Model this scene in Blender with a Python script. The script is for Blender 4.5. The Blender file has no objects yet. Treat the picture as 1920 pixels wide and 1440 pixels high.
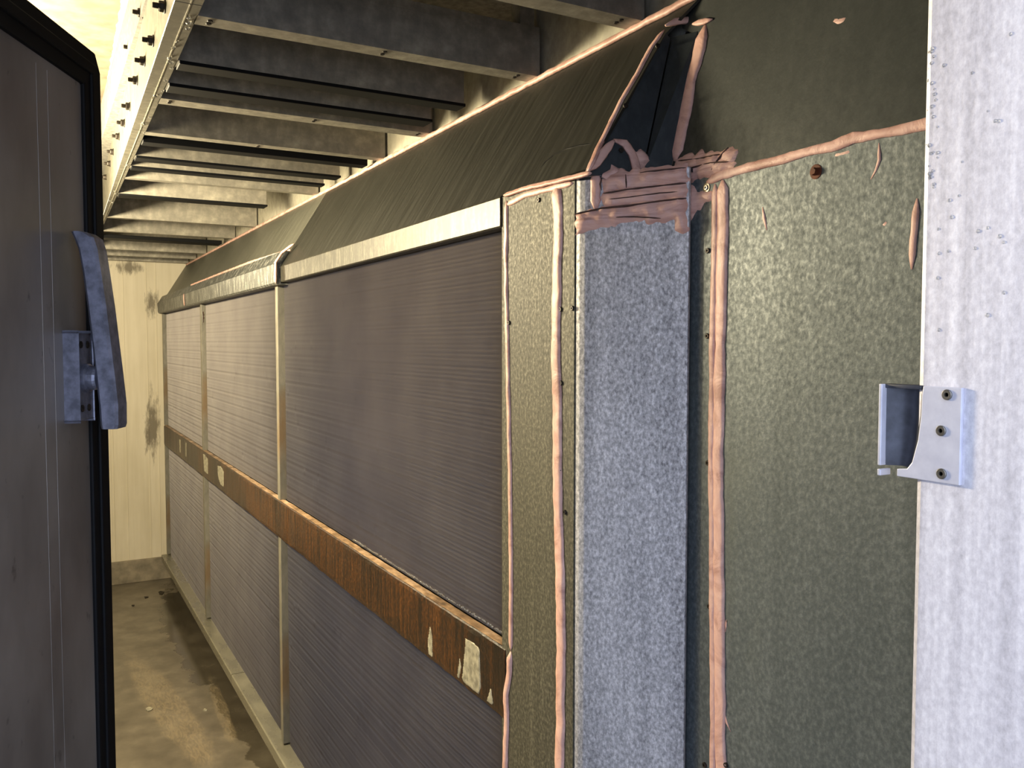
import bpy, bmesh, math, random
import numpy as np
from mathutils import Vector, noise

random.seed(4)
S = bpy.context.scene
C = S.collection

# ------------------------------------------------------------------ camera, sky, lights, exposure
cam_d = bpy.data.cameras.new('camera')
cam_d.sensor_width = 36.0
cam_d.lens = 36.0 * 1588 / 1920
cam_d.clip_start = 0.02
cam = bpy.data.objects.new('camera', cam_d)
cam.location = (0, 0, 1.5)
cam.rotation_euler = (math.radians(90) - math.atan(77 / 1588), 0, math.radians(-29.2))
C.objects.link(cam)
S.camera = cam

world = bpy.data.worlds.new('overcast_sky')
S.world = world
world.use_nodes = True
bg = world.node_tree.nodes['Background']
bg.inputs[0].default_value = (0.66, 0.76, 1.0, 1)
bg.inputs[1].default_value = 3.1

# a warm batten lamp runs along the aisle (its tube as five points) and a weak unseen fill light is added
# further in to brighten the far end; both are out of the photo behind the open door
for loc, watts in [((-0.22, 2.14 + .19 * k, 1.875), 48) for k in range(5)] + [((-0.02, 4.60, 1.88), 18)]:
    lamp_d = bpy.data.lights.new('aisle_lamp_and_fill', 'POINT')
    lamp_d.energy = watts
    lamp_d.color = (1.0, 0.845, 0.55)
    lamp_d.shadow_soft_size = 0.06
    lamp = bpy.data.objects.new('aisle_lamp_and_fill', lamp_d)
    lamp.location = loc
    C.objects.link(lamp)

S.view_settings.view_transform = 'Standard'
S.view_settings.look = 'None'
S.view_settings.gamma = 1
S.view_settings.exposure = 0.0
S.view_settings.use_curve_mapping = False

# ------------------------------------------------------------------ materials
def lin(c):
    return tuple(((v / 255) / 12.92 if v / 255 <= .04045 else ((v / 255 + .055) / 1.055) ** 2.4) for v in c) + (1,)

class NT:
    def __init__(self, name):
        self.m = bpy.data.materials.new(name)
        self.m.use_nodes = True
        self.t = self.m.node_tree
        self.b = self.t.nodes['Principled BSDF']
        tc = self.t.nodes.new('ShaderNodeTexCoord')
        self.co = tc.outputs['Object']
    def n(self, kind): return self.t.nodes.new(kind)
    def l(self, a, b): self.t.links.new(a, b)
    def mapped(self, scale=(1, 1, 1), loc=(0, 0, 0), rot=(0, 0, 0)):
        mp = self.n('ShaderNodeMapping')
        mp.inputs['Scale'].default_value = scale
        mp.inputs['Location'].default_value = loc
        mp.inputs['Rotation'].default_value = rot
        self.l(self.co, mp.inputs['Vector'])
        return mp.outputs[0]
    def noise(self, scale=(1, 1, 1), s=10, detail=4, rough=.55, loc=(0, 0, 0), dist=0):
        nz = self.n('ShaderNodeTexNoise')
        nz.inputs['Scale'].default_value = s
        nz.inputs['Detail'].default_value = detail
        nz.inputs['Roughness'].default_value = rough
        nz.inputs['Distortion'].default_value = dist
        self.l(self.mapped(scale, loc), nz.inputs['Vector'])
        return nz.outputs['Fac']
    def ramp(self, fac, stops, interp='LINEAR'):
        r = self.n('ShaderNodeValToRGB')
        r.color_ramp.interpolation = interp
        e = r.color_ramp.elements
        while len(e) < len(stops): e.new(.5)
        for i, (p, c) in enumerate(stops):
            e[i].position = p
            e[i].color = lin(c) if len(c) == 3 and max(c) > 1 else (tuple(c) + (1,) if len(c) == 3 else c)
        self.l(fac, r.inputs[0])
        return r.outputs[0]
    def grey(self, fac, a, b, va=0., vb=1.):
        mr = self.n('ShaderNodeMapRange')
        mr.inputs[1].default_value = a; mr.inputs[2].default_value = b
        mr.inputs[3].default_value = va; mr.inputs[4].default_value = vb
        self.l(fac, mr.inputs[0])
        return mr.outputs[0]
    def mix(self, fac, a, b):
        mx = self.n('ShaderNodeMix'); mx.data_type = 'RGBA'
        for sock, v in ((mx.inputs[0], fac), (mx.inputs[6], a), (mx.inputs[7], b)):
            if hasattr(v, 'is_linked'): self.l(v, sock)
            elif isinstance(v, (int, float)): sock.default_value = v
            else: sock.default_value = lin(v)
        return mx.outputs[2]
    def math(self, op, a, b=0.0):
        mn = self.n('ShaderNodeMath'); mn.operation = op
        for i, v in ((0, a), (1, b)):
            if hasattr(v, 'is_linked'): self.l(v, mn.inputs[i])
            else: mn.inputs[i].default_value = v
        return mn.outputs[0]
    def blob(self, centre, radii, ang=0.0):
        """1 at the centre, 0 on and beyond an ellipse (object x, y, z)."""
        mp = self.n('ShaderNodeMapping')
        mp.vector_type = 'TEXTURE'
        mp.inputs['Location'].default_value = centre
        mp.inputs['Rotation'].default_value = (0, 0, ang)
        mp.inputs['Scale'].default_value = radii
        self.l(self.co, mp.inputs['Vector'])
        vl = self.n('ShaderNodeVectorMath'); vl.operation = 'LENGTH'
        self.l(mp.outputs[0], vl.inputs[0])
        return self.math('SUBTRACT', 1.0, vl.outputs['Value'])
    def set(self, **kw):
        for k, v in kw.items():
            s = self.b.inputs[{'color': 'Base Color', 'rough': 'Roughness', 'metal': 'Metallic', 'spec': 'Specular IOR Level', 'coat': 'Coat Weight', 'aniso': 'Anisotropic', 'trans': 'Transmission Weight'}[k]]
            if hasattr(v, 'is_linked'): self.l(v, s)
            elif isinstance(v, (int, float)): s.default_value = v
            else: s.default_value = lin(v)
        return self
    def bump(self, h, strength=.3, dist=.002):
        b = self.n('ShaderNodeBump')
        b.inputs['Strength'].default_value = strength
        b.inputs['Distance'].default_value = dist
        self.l(h, b.inputs['Height'])
        self.l(b.outputs[0], self.b.inputs['Normal'])
        return self

def galv(name, dark, mid, light, s=60, stretch=(1, 1, .6), rough=.5, metal=.6, bump=.25, stain=None, bd=.001):
    """Galvanised sheet: crystalline speckle, slow mottling, long faint drip streaks."""
    n = NT(name)
    fine = n.noise(stretch, s, 5, .65)
    slow = n.noise((1, 1, .35), 5, 4, .6, loc=(3, 1, 2))
    streak = n.noise((28, 28, .9), 1.6, 3, .5, loc=(1, 5, 0))
    f = n.math('ADD', n.math('MULTIPLY', fine, .62), n.math('ADD', n.math('MULTIPLY', slow, .22), n.math('MULTIPLY', streak, .16)))
    col = n.ramp(f, [(.34, dark), (.5, mid), (.66, light)])
    if stain:
        col = n.mix(n.grey(n.noise((1, 1, .25), 7, 5, .6, loc=(7, 2, 9)), .56, .72, 0, .7), col, stain)
    n.set(color=col, metal=metal, rough=n.grey(fine, .3, .7, rough + .1, rough - .1))
    n.bump(fine, bump, bd)
    return n.m

def plain(name, col, rough=.5, metal=0., bump=0., s=80):
    n = NT(name)
    f = n.noise((1, 1, 1), s, 4)
    d = tuple(v * .82 for v in col); l = tuple(min(255, v * 1.12) for v in col)
    n.set(color=n.ramp(f, [(.35, d), (.65, l)]), rough=rough, metal=metal)
    if bump: n.bump(f, bump, .001)
    return n.m

M = {}
M['galv_warm'] = galv('galvanised_filler', (38, 37, 31), (68, 66, 55), (116, 113, 97), 200, (1, 1, .75), .66, .15, .3)
M['galv_blue'] = galv('galvanised_corner', (104, 105, 110), (182, 183, 188), (246, 246, 250), 230, (1, 1, .7), .5, .35, .2)
M['galv_side'] = galv('galvanised_side', (64, 72, 75), (87, 95, 98), (118, 125, 128), 165, (1, 1, .85), .55, .35, .35, (98, 104, 98))
M['galv_upper'] = galv('galvanised_upper', (44, 48, 47), (56, 60, 59), (72, 75, 73), 70, (1, 1, .8), .55, .4, .4)
M['galv_patch'] = galv('galvanised_patch', (44, 50, 54), (54, 60, 64), (70, 76, 80), 50, (1, 1, .6), .5, .5, .15)
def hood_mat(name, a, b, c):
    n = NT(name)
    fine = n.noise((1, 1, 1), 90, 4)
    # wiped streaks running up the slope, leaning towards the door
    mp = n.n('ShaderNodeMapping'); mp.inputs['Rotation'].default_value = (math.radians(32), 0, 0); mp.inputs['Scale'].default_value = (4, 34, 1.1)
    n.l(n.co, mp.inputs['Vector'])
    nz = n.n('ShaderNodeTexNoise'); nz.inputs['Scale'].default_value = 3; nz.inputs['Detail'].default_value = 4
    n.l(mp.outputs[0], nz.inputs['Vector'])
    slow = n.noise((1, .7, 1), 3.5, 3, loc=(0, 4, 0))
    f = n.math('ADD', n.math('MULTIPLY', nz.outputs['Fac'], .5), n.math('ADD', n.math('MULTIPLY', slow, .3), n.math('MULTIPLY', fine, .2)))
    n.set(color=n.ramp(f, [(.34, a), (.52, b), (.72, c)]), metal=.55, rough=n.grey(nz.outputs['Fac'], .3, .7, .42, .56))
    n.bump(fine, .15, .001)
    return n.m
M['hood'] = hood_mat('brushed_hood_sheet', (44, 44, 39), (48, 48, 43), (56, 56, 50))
M['hood_lit'] = hood_mat('lit_hood_sheet', (92, 92, 84), (102, 102, 93), (120, 120, 110))  # same metal as the near sheet, lightened for the stronger light it catches
def trim_mat(name, a, b, c, s):
    n = NT(name)
    v = n.noise((1, 1, .22), s, 5, .6)
    fine = n.noise((1, 1, 1), 160, 3)
    f = n.math('ADD', n.math('MULTIPLY', v, .7), n.math('MULTIPLY', fine, .3))
    n.set(color=n.ramp(f, [(.36, a), (.5, b), (.64, c)]), metal=.35, rough=.45)
    n.bump(v, .2, .001)
    return n.m
M['trim'] = trim_mat('bright_cover_strip', (37, 35, 30), (55, 53, 46), (84, 82, 73), 90)
M['trim_far'] = trim_mat('dull_cover_strip', (58, 61, 60), (80, 83, 82), (160, 160, 154), 60)
M['joist'] = galv('joist_zinc', (104, 101, 93), (130, 126, 116), (162, 157, 143), 28, (1, 1, 1), .5, .25, .1)
M['beam'] = galv('beam_zinc', (82, 80, 71), (104, 101, 91), (128, 125, 113), 40, (1, 1, 1), .45, .25, .15)
M['strip_wall'] = galv('upstand_zinc', (128, 125, 112), (150, 146, 132), (172, 168, 152), 40, (1, 1, .8), .5, .15, .1)
M['deck'] = plain('roof_deck_grey', (104, 102, 96), .7)
M['rubber'] = plain('black_rubber', (9, 10, 12), .6, 0, .1, 60)
M['rubber'].node_tree.nodes['Principled BSDF'].inputs['Specular IOR Level'].default_value = .15
M['steel'] = plain('cast_grey_metal', (118, 120, 134), .36, .55, .12, 90)
M['steel_dark'] = plain('dark_keeper_metal', (70, 72, 80), .42, .4)
M['bolt'] = plain('dark_bolt', (46, 40, 34), .5, .5)
M['screw'] = plain('screw_zinc', (134, 130, 122), .35, .8)
M['screw_rust'] = plain('rusty_screw', (88, 44, 22), .7, .2)
def fin_mat():
    n = NT('aluminium_fin')
    f = n.noise((1, 1, 1), 5, 3)
    n.set(color=n.ramp(f, [(.3, (170, 164, 161)), (.7, (180, 174, 170))]), metal=.97, rough=.55)
    return n.m
M['fin'] = fin_mat()
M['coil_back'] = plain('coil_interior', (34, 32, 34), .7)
M['post'] = galv('post_zinc', (98, 95, 86), (120, 117, 107), (142, 138, 127), 40, (1, 1, .3), .5, .25, .1, (120, 92, 56))
def sill_mat():
    n = NT('wet_drain_sill')
    f = n.noise((1, .35, 1), 16, 4)
    n.set(color=n.ramp(f, [(.3, (116, 113, 101)), (.52, (130, 127, 113)), (.72, (146, 142, 127))]), rough=n.grey(f, .4, .6, .2, .45), metal=.3)
    n.bump(f, .2, .002)
    return n.m
M['sill'] = sill_mat()
def rust_mat():
    n = NT('rusted_rail')
    v = n.noise((1, 26, 1.6), 3.2, 6, .62)
    sp = n.noise((1, 1, 1), 130, 4)
    big = n.noise((1, 1, .5), 4.5, 3, loc=(2, 0, 5))
    f = n.math('ADD', n.math('MULTIPLY', v, .42), n.math('ADD', n.math('MULTIPLY', big, .3), n.math('MULTIPLY', sp, .28)))
    col = n.ramp(f, [(.39, (14, 10, 8)), (.48, (36, 23, 14)), (.56, (64, 38, 17)), (.68, (104, 64, 28))])
    n.set(color=col, rough=.38, metal=0)
    n.bump(n.math('ADD', sp, v), .5, .002)
    return n.m
M['rust'] = rust_mat()
M['ledge'] = galv('crusted_ledge', (74, 58, 44), (150, 122, 92), (206, 176, 146), 30, (1, .6, 1), .4, 0, .5, (60, 46, 34), .003)
M['bare'] = plain('bare_zinc_patch', (168, 164, 146), .4, .3)
def seal_mat(name, stretch, s, k):
    n = NT(name)
    w = n.noise(stretch, s, 5, .6, dist=1.2)
    fine = n.noise((1, 1, 1), 110, 3)
    n.set(color=n.ramp(w, [(.32, (176, 134, 122)), (.5, (210, 168, 156)), (.68, (226, 188, 174))]), rough=.5)
    n.bump(n.math('ADD', w, n.math('MULTIPLY', fine, .3)), k, .003)
    return n.m
M['seal'] = seal_mat('pink_sealant', (1, 1, 1), 24, .45)
M['seal_trowelled'] = seal_mat('trowelled_sealant', (1, 1, 7), 9, .9)
def cream_mat():
    n = NT('cream_wall_panel')
    f = n.noise((1, 1, .5), 3, 4)
    drip = n.noise((16, 16, .8), 2, 4, loc=(1, 2, 3))
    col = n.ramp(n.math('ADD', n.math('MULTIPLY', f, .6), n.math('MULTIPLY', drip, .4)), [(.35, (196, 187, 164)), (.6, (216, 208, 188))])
    # mould beside the coil end, at mid height and near the hood
    mask = n.math('MAXIMUM', n.blob((.615, 5.75, .98), (.075, .3, .34)), n.blob((.63, 5.75, 1.75), (.07, .3, .14)))
    mask = n.math('MAXIMUM', mask, n.blob((.50, 5.75, 1.965), (.13, .3, .07)))
    mz = n.noise((10, 10, 2.6), 3.2, 6, .7)
    m = n.grey(n.math('ADD', n.math('MULTIPLY', mask, .55), mz), .68, .9, 0, .8)
    m = n.math('MULTIPLY', m, n.grey(mask, 0, .25))
    n.set(color=n.mix(m, col, (74, 64, 46)), rough=.55)
    return n.m
M['cream'] = cream_mat()
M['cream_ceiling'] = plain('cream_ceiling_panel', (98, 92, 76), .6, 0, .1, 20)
M['kerb'] = plain('grey_kerb', (130, 121, 104), .6, 0, .1, 14)
def floor_mat():
    n = NT('wet_concrete_floor')
    f = n.noise((1, 1, 1), 9, 6, .6)
    big = n.noise((1, .6, 1), 2.4, 4, loc=(4, 4, 0))
    col = n.ramp(n.math('ADD', n.math('MULTIPLY', f, .5), n.math('MULTIPLY', big, .5)), [(.36, (78, 72, 62)), (.5, (100, 93, 81)), (.64, (126, 118, 103))])
    wob = n.noise((1, 1, 1), 8, 4, loc=(8, 1, 0))
    wob = n.math('MULTIPLY', n.math('SUBTRACT', wob, .5), .9)
    wet = n.grey(n.math('ADD', n.math('MAXIMUM', n.blob((.72, 4.55, 0), (.19, 1.0, .3)), n.blob((.74, 3.6, 0), (.13, .9, .3))), wob), .0, .08)
    dep = n.math('MAXIMUM', n.blob((.43, 3.7, 0), (.085, .75, .3), .10), n.blob((.62, 3.55, 0), (.03, .4, .3), -.05))
    lace = n.noise((22, 5, 1), 2.4, 5, .6, dist=2.0)
    dep = n.math('MULTIPLY', n.grey(n.math('ADD', dep, wob), .05, .3, 0, 1), n.grey(lace, .42, .62, .25, .85))
    col = n.mix(n.math('MULTIPLY', wet, .62), col, (44, 39, 30))
    col = n.mix(n.math('MULTIPLY', dep, .5), col, (158, 142, 114))
    r = n.grey(wet, 0, 1, .34, .16)
    n.set(color=col, rough=r)
    n.bump(f, .15, .003)
    return n.m
M['floor'] = floor_mat()
def door_mat():
    n = NT('door_skin')
    f = n.noise((1, 1, .5), 6, 5, .6)
    sp = n.noise((1, 1, .6), 60, 4, loc=(1, 1, 1))
    col = n.ramp(f, [(.36, (104, 97, 90)), (.64, (134, 127, 119))])
    col = n.mix(n.grey(sp, .66, .74, 0, .6), col, (46, 40, 34))
    n.set(color=col, metal=.35, rough=n.grey(f, .3, .7, .36, .5))
    return n.m
M['door'] = door_mat()
def jamb_mat():
    n = NT('aluminium_jamb')
    st = n.noise((30, 30, .35), 3.4, 4, .55)
    wide = n.noise((9, 9, .25), 3, 2, loc=(3, 3, 1))
    sp = n.noise((1, 1, .7), 260, 4, .7)
    f = n.math('ADD', n.math('MULTIPLY', st, .3), n.math('ADD', n.math('MULTIPLY', sp, .3), n.math('MULTIPLY', wide, .4)))
    n.set(color=n.ramp(f, [(.38, (178, 175, 181)), (.5, (216, 213, 219)), (.62, (248, 246, 250))]), metal=.25, rough=.48)
    n.bump(sp, .25, .0006)
    return n.m
M['jamb'] = jamb_mat()
def plate_mat():
    n = NT('light_strike_plate')
    f = n.noise((1, 1, 1), 90, 3)
    n.set(color=n.ramp(f, [(.3, (196, 196, 208)), (.7, (212, 212, 222))]), metal=.3, rough=.42)
    return n.m
M['plate'] = plate_mat()
M['inner_dark'] = plain('dark_front_lining', (66, 66, 64), .7)
M['left_lining'] = plain('dull_left_lining', (140, 132, 112), .6)
M['crack'] = plain('crack_shadow_line', (70, 50, 46), .8)
M['ground'] = plain('outdoor_concrete', (120, 120, 120), .8)
def water_mat():
    n = NT('water_droplet')
    n.set(color=(240, 240, 235), rough=.03, trans=.9)
    return n.m
M['water'] = water_mat()

# ------------------------------------------------------------------ geometry helpers
class MB:
    """Collects shapes in place; build() links them as ONE mesh object."""
    def __init__(self): self.v = []; self.f = []
    def add(self, vs, fs):
        o = len(self.v)
        self.v += [tuple(p) for p in vs]
        self.f += [tuple(i + o for i in f) for f in fs]
        return self
    def bm(self, b):
        b.verts.index_update()
        self.add([v.co for v in b.verts], [[v.index for v in f.verts] for f in b.faces]); b.free()
        return self
    def box(self, lo, hi, bev=0.0, seg=2):
        b = bmesh.new()
        bmesh.ops.create_cube(b, size=1)
        for v in b.verts:
            v.co = Vector([(lo[i] + hi[i]) / 2 + v.co[i] * (hi[i] - lo[i]) for i in range(3)])
        if bev: bmesh.ops.bevel(b, geom=b.edges[:], offset=bev, segments=seg, affect='EDGES', profile=.5)
        return self.bm(b)
    def prism(self, base, d, bev=0.0):
        """polygon base (3-D points) extruded by vector d"""
        b = bmesh.new()
        vs = [b.verts.new(p) for p in base]
        f = b.faces.new(vs)
        r = bmesh.ops.extrude_face_region(b, geom=[f])
        for e in r['geom']:
            if isinstance(e, bmesh.types.BMVert): e.co += Vector(d)
        bmesh.ops.recalc_face_normals(b, faces=b.faces[:])
        if bev: bmesh.ops.bevel(b, geom=b.edges[:], offset=bev, segments=2, affect='EDGES', profile=.5)
        return self.bm(b)
    def cyl(self, c, axis, r, h, seg=16, r2=None, cap_in=0.0):
        """cylinder from c along axis; cap_in sinks a socket into its end"""
        a = Vector(axis).normalized(); u = a.orthogonal().normalized(); w = a.cross(u)
        c = Vector(c); r2 = r if r2 is None else r2
        rings = [(0, r), (h * .75, r), (h, r2 * .88)]
        if cap_in: rings += [(h, r2 * .42), (h - cap_in, r2 * .38)]
        vs = [c + a * z + (u * math.cos(t) + w * math.sin(t)) * q for z, q in rings for t in [2 * math.pi * k / seg for k in range(seg)]]
        fs = []
        for j in range(len(rings) - 1):
            for k in range(seg):
                k2 = (k + 1) % seg
                fs.append((j * seg + k, j * seg + k2, (j + 1) * seg + k2, (j + 1) * seg + k))
        fs.append(tuple(range(seg))[::-1]); fs.append(tuple((len(rings) - 1) * seg + k for k in range(seg)))
        return self.add(vs, fs)
    def ball(self, c, r, sz=1.0, seg=8):
        b = bmesh.new(); bmesh.ops.create_uvsphere(b, u_segments=seg, v_segments=seg - 2, radius=r)
        for v in b.verts: v.co = Vector((v.co.x, v.co.y, v.co.z * sz)) + Vector(c)
        return self.bm(b)
    def build(self, name, mat, parent=None, at=None, smooth=False, label=None):
        at = Vector(at) if at is not None else (parent_loc(parent) if parent else Vector((0, 0, 0)))
        me = bpy.data.meshes.new(name)
        me.from_pydata([tuple(Vector(p) - at) for p in self.v], [], self.f)
        b = bmesh.new(); b.from_mesh(me); bmesh.ops.recalc_face_normals(b, faces=b.faces[:]); b.to_mesh(me); b.free()
        me.update()
        o = bpy.data.objects.new(name, me)
        C.objects.link(o)
        me.materials.append(mat)
        if smooth:
            for p in me.polygons: p.use_smooth = True
        if parent: o.parent = parent
        else: o.location = at
        if label: o['label'] = label
        return o

def parent_loc(p):
    v = Vector((0, 0, 0))
    while p: v += p.location; p = p.parent
    return v

def thing(name, label, cat, loc, group=None):
    o = bpy.data.objects.new(name, None); o.empty_display_size = .05
    C.objects.link(o); o.location = loc
    return tag(o, label, cat, group)

def tag(o, label, cat, group=None, kind=None):
    o['label'] = label; o['category'] = cat
    if group: o['group'] = group
    if kind: o['kind'] = kind
    return o

def struct(o, label=None):
    o['kind'] = 'structure'
    if label: o['label'] = label
    return o

def bead(points, normal, w, h=None, seed=0, jit=.22, step=.006, taper=True):
    """A hand-gunned run of sealant: domed section, wandering edges."""
    N = Vector(normal).normalized(); h = h or w * .45
    P = [Vector(p) for p in points]
    pts = []
    for a, b in zip(P, P[1:]):
        k = max(1, int((b - a).length / step))
        pts += [a.lerp(b, i / k) for i in range(k)]
    pts.append(P[-1])
    n = len(pts); K = 7; vs = []; fs = []
    for i, p in enumerate(pts):
        t = (pts[min(i + 1, n - 1)] - pts[max(i - 1, 0)]).normalized()
        s = N.cross(t).normalized()
        d = i * step
        wl = w * (1 + jit * 1.6 * noise.noise((d * 22, seed, 0)) + jit * .7 * noise.noise((d * 90, seed, 3)))
        wr = w * (1 + jit * 1.6 * noise.noise((d * 22, seed, 7)) + jit * .7 * noise.noise((d * 90, seed, 9)))
        hh = h * (1 + .35 * noise.noise((d * 30, seed, 5)))
        if taper:
            e = min(1, (min(i, n - 1 - i) + .6) / 2.5); wl *= e; wr *= e; hh *= e
        for k in range(K):
            a = math.pi * k / (K - 1)
            c = math.cos(a); ww = wr if c > 0 else wl
            z = math.sin(a) ** .7 * hh * (1 + .18 * noise.noise((d * 60, k * 2.1, seed)))
            vs.append(p + s * c * ww + N * (z - (.0015 if k in (0, K - 1) else 0)))
    for i in range(n - 1):
        for k in range(K - 1):
            fs.append((i * K + k, i * K + k + 1, (i + 1) * K + k + 1, (i + 1) * K + k))
        fs.append((i * K + K - 1, i * K, (i + 1) * K, (i + 1) * K + K - 1))
    fs.append(tuple(range(K))); fs.append(tuple((n - 1) * K + k for k in range(K))[::-1])
    m = MB(); m.add(vs, fs)
    return m

def smear(outline, normal, h=.004, seed=0, ragged=.002, cell=.0035):
    """A trowelled patch of sealant: ragged outline, thin edge, lumpy raised middle."""
    N = Vector(normal).normalized()
    U = N.orthogonal().normalized(); W = N.cross(U)
    o = Vector(outline[0])
    raw = [((Vector(p) - o).dot(U), (Vector(p) - o).dot(W)) for p in outline]
    poly = []
    for (ax, ay), (bx, by) in zip(raw, raw[1:] + raw[:1]):
        L = math.hypot(bx - ax, by - ay); k = max(1, int(L / .005))
        nx, ny = -(by - ay) / max(L, 1e-6), (bx - ax) / max(L, 1e-6)
        for i in range(k):
            r = ragged * (1.4 * noise.noise((len(poly) * .5, seed, 1)) + .7 * noise.noise((len(poly) * 1.7, seed, 2)))
            poly.append((ax + (bx - ax) * i / k + nx * r, ay + (by - ay) * i / k + ny * r))
    A = np.array(poly); B = np.roll(A, -1, axis=0)
    lo = A.min(0) - cell; hi = A.max(0) + cell
    nx, ny = int((hi[0] - lo[0]) / cell) + 2, int((hi[1] - lo[1]) / cell) + 2
    def inside(x, y):
        c = ((A[:, 1] > y) != (B[:, 1] > y)) & (x < (B[:, 0] - A[:, 0]) * (y - A[:, 1]) / (B[:, 1] - A[:, 1] + 1e-12) + A[:, 0])
        return c.sum() % 2 == 1
    def near(x, y):
        d = B - A; t = np.clip(((x - A[:, 0]) * d[:, 0] + (y - A[:, 1]) * d[:, 1]) / ((d ** 2).sum(1) + 1e-12), 0, 1)
        q = A + d * t[:, None]; r = (q[:, 0] - x) ** 2 + (q[:, 1] - y) ** 2; k = r.argmin()
        return math.sqrt(r[k]), q[k]
    cells = [(i, j) for i in range(nx) for j in range(ny) if inside(lo[0] + (i + .5) * cell, lo[1] + (j + .5) * cell)]
    use = set(cells); idx = {}; vs = []; fs = []
    def vert(i, j):
        if (i, j) in idx: return idx[i, j]
        x, y = lo[0] + i * cell, lo[1] + j * cell
        edge = not all((i - a, j - b) in use for a in (0, 1) for b in (0, 1))
        d, q = near(x, y)
        if edge: x, y = q; z = -.0012
        else:
            z = h * min(1, d / (h * 1.6)) ** .6 * (.75 + .55 * noise.noise((x * 60, y * 60, seed)) + .3 * noise.noise((x * 25, y * 140, seed + 3)))
        idx[i, j] = len(vs); vs.append(o + U * x + W * y + N * z)
        return idx[i, j]
    for i, j in cells: fs.append((vert(i, j), vert(i + 1, j), vert(i + 1, j + 1), vert(i, j + 1)))
    return MB().add(vs, fs)


# ------------------------------------------------------------------ the room shell
o = MB().box((-.85, .236, -.1), (.9, 5.9, 0)).build('floor', M['floor']); struct(o, 'wet brown concrete floor of the narrow aisle')
o = MB().box((-4, -5, -.12), (4, .236, -.02)).build('ground', M['ground']); struct(o)
m = MB().box((-.95, 5.75, -.1), (1.0, 5.85, 2.45))
for x in (.372, .388, .465, .596, .652): m.box((x - .0025, 5.7475, .14), (x + .0025, 5.752, 2.2), .001)
o = m.build('wall_back', M['cream']); struct(o, 'cream panelled end wall with dark mould stains')
o = MB().box((-.95, .236, -.1), (-.85, 5.75, 2.45)).build('wall_left', M['left_lining']); struct(o)
m = MB().box((-.95, .236, -.1), (-.42, .356, 2.45)).box((-.42, .236, 1.9), (.505, .356, 2.45)).box((.54, .236, -.1), (1.4, .356, 2.45))
o = m.build('wall_front', M['inner_dark']); struct(o)
o = MB().box((.842, .356, -.1), (.95, 5.75, 2.45)).build('wall_right', M['strip_wall']); struct(o, 'pale zinc upstand wall above the sealed hood')
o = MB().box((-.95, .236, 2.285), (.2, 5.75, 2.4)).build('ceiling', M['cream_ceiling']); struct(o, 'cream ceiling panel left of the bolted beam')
o = MB().box((.19, .236, 2.14), (.86, 5.75, 2.25)).build('ceiling', M['deck']); struct(o, 'grey deck above the joists')
m = MB().box((-.85, 5.728, 0), (.75, 5.75, .140), .003)
o = m.build('baseboard_back', M['kerb']); struct(o, 'grey kerb along the foot of the end wall')

# right-hand door jamb: extruded reveal with a rounded inner edge and shallow ribs
prof = [(.505, .20), (.505, .236), (.5045, .262), (.5062, .266), (.505, .272), (.505, .352), (.5065, .3555), (.511, .356), (.56, .356), (.56, .20)]
m = MB().prism([(x, y, -.02) for x, y in prof], (0, 0, 2.2))
o = m.build('trim_1', M['jamb']); struct(o, 'pale aluminium door jamb at the right edge')

jamb = o
rnd = random.Random(11); m = MB()
for i in range(70):
    y = .3545 - abs(rnd.gauss(0, .0035)) if i < 45 else .300 + rnd.random() * .05
    m.ball((.5052 if y < .352 else .5066, y, (1.60 + rnd.random() * .09) if i < 55 else 1.50 + rnd.random() * .1), .0007 + rnd.random() * .0006, 1.1, 8)
m.build('droplets', M['water'], jamb, smooth=True, label='small water droplets on the jamb')['kind'] = 'stuff'

# ------------------------------------------------------------------ the open door (swung into the room on the left)
U = Vector((.432, .902, 0)).normalized(); N = Vector((.902, -.432, 0)).normalized()
E0 = Vector((.070, 1.163, 0))
def dp(s, p, z): return E0 + U * s + N * p + Vector((0, 0, z))
DT = 1.842; DW = .86
door = bpy.data.objects.new('door_1', None); C.objects.link(door); door.location = dp(-DW, 0, 0)
tag(door, 'dark metal access door standing open at the left edge', 'door', kind='structure')
door['kind'] = 'structure'
m = MB()
outl = [(-DW, 0), (0, 0), (0, -.05), (-DW, -.05)]
m.prism([dp(s, p, .03) for s, p in outl], (0, 0, DT - .03 - .012), .0015)
for s0 in (-.152, -.128):                       # shallow pressed ribs
    m.prism([dp(s0, -.001, .05), dp(s0 + .0035, -.001, .05), dp(s0 + .0028, -.0004, .05), dp(s0 + .0007, .0003, .05)], (0, 0, DT - .1))
leaf = m.build('door_leaf', M['door'], door)
# broad black rubber gasket round the rim, clipped at the outer corner
def gask(m, a, w, p):
    t = DT + .006
    outer = [(a, .02), (a, t - .020), (a - .014, t), (-DW, t)] if a > -.004 else [(a, .02), (a, t - .004 + a), (-DW, t - .004 + a)]
    inner = [(-DW, t - w), (-w, t - w), (-w, .02)]
    m.prism([dp(s, -.032 if a > -.004 else 0, z) for s, z in outer + inner], N * (p + (.032 if a > -.004 else 0)), .0022)
m = MB(); gask(m, .001, .046, .0045); gask(m, -.012, .030, .0075)
m.build('door_gasket', M['rubber'], door, label='black rubber gasket')

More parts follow.
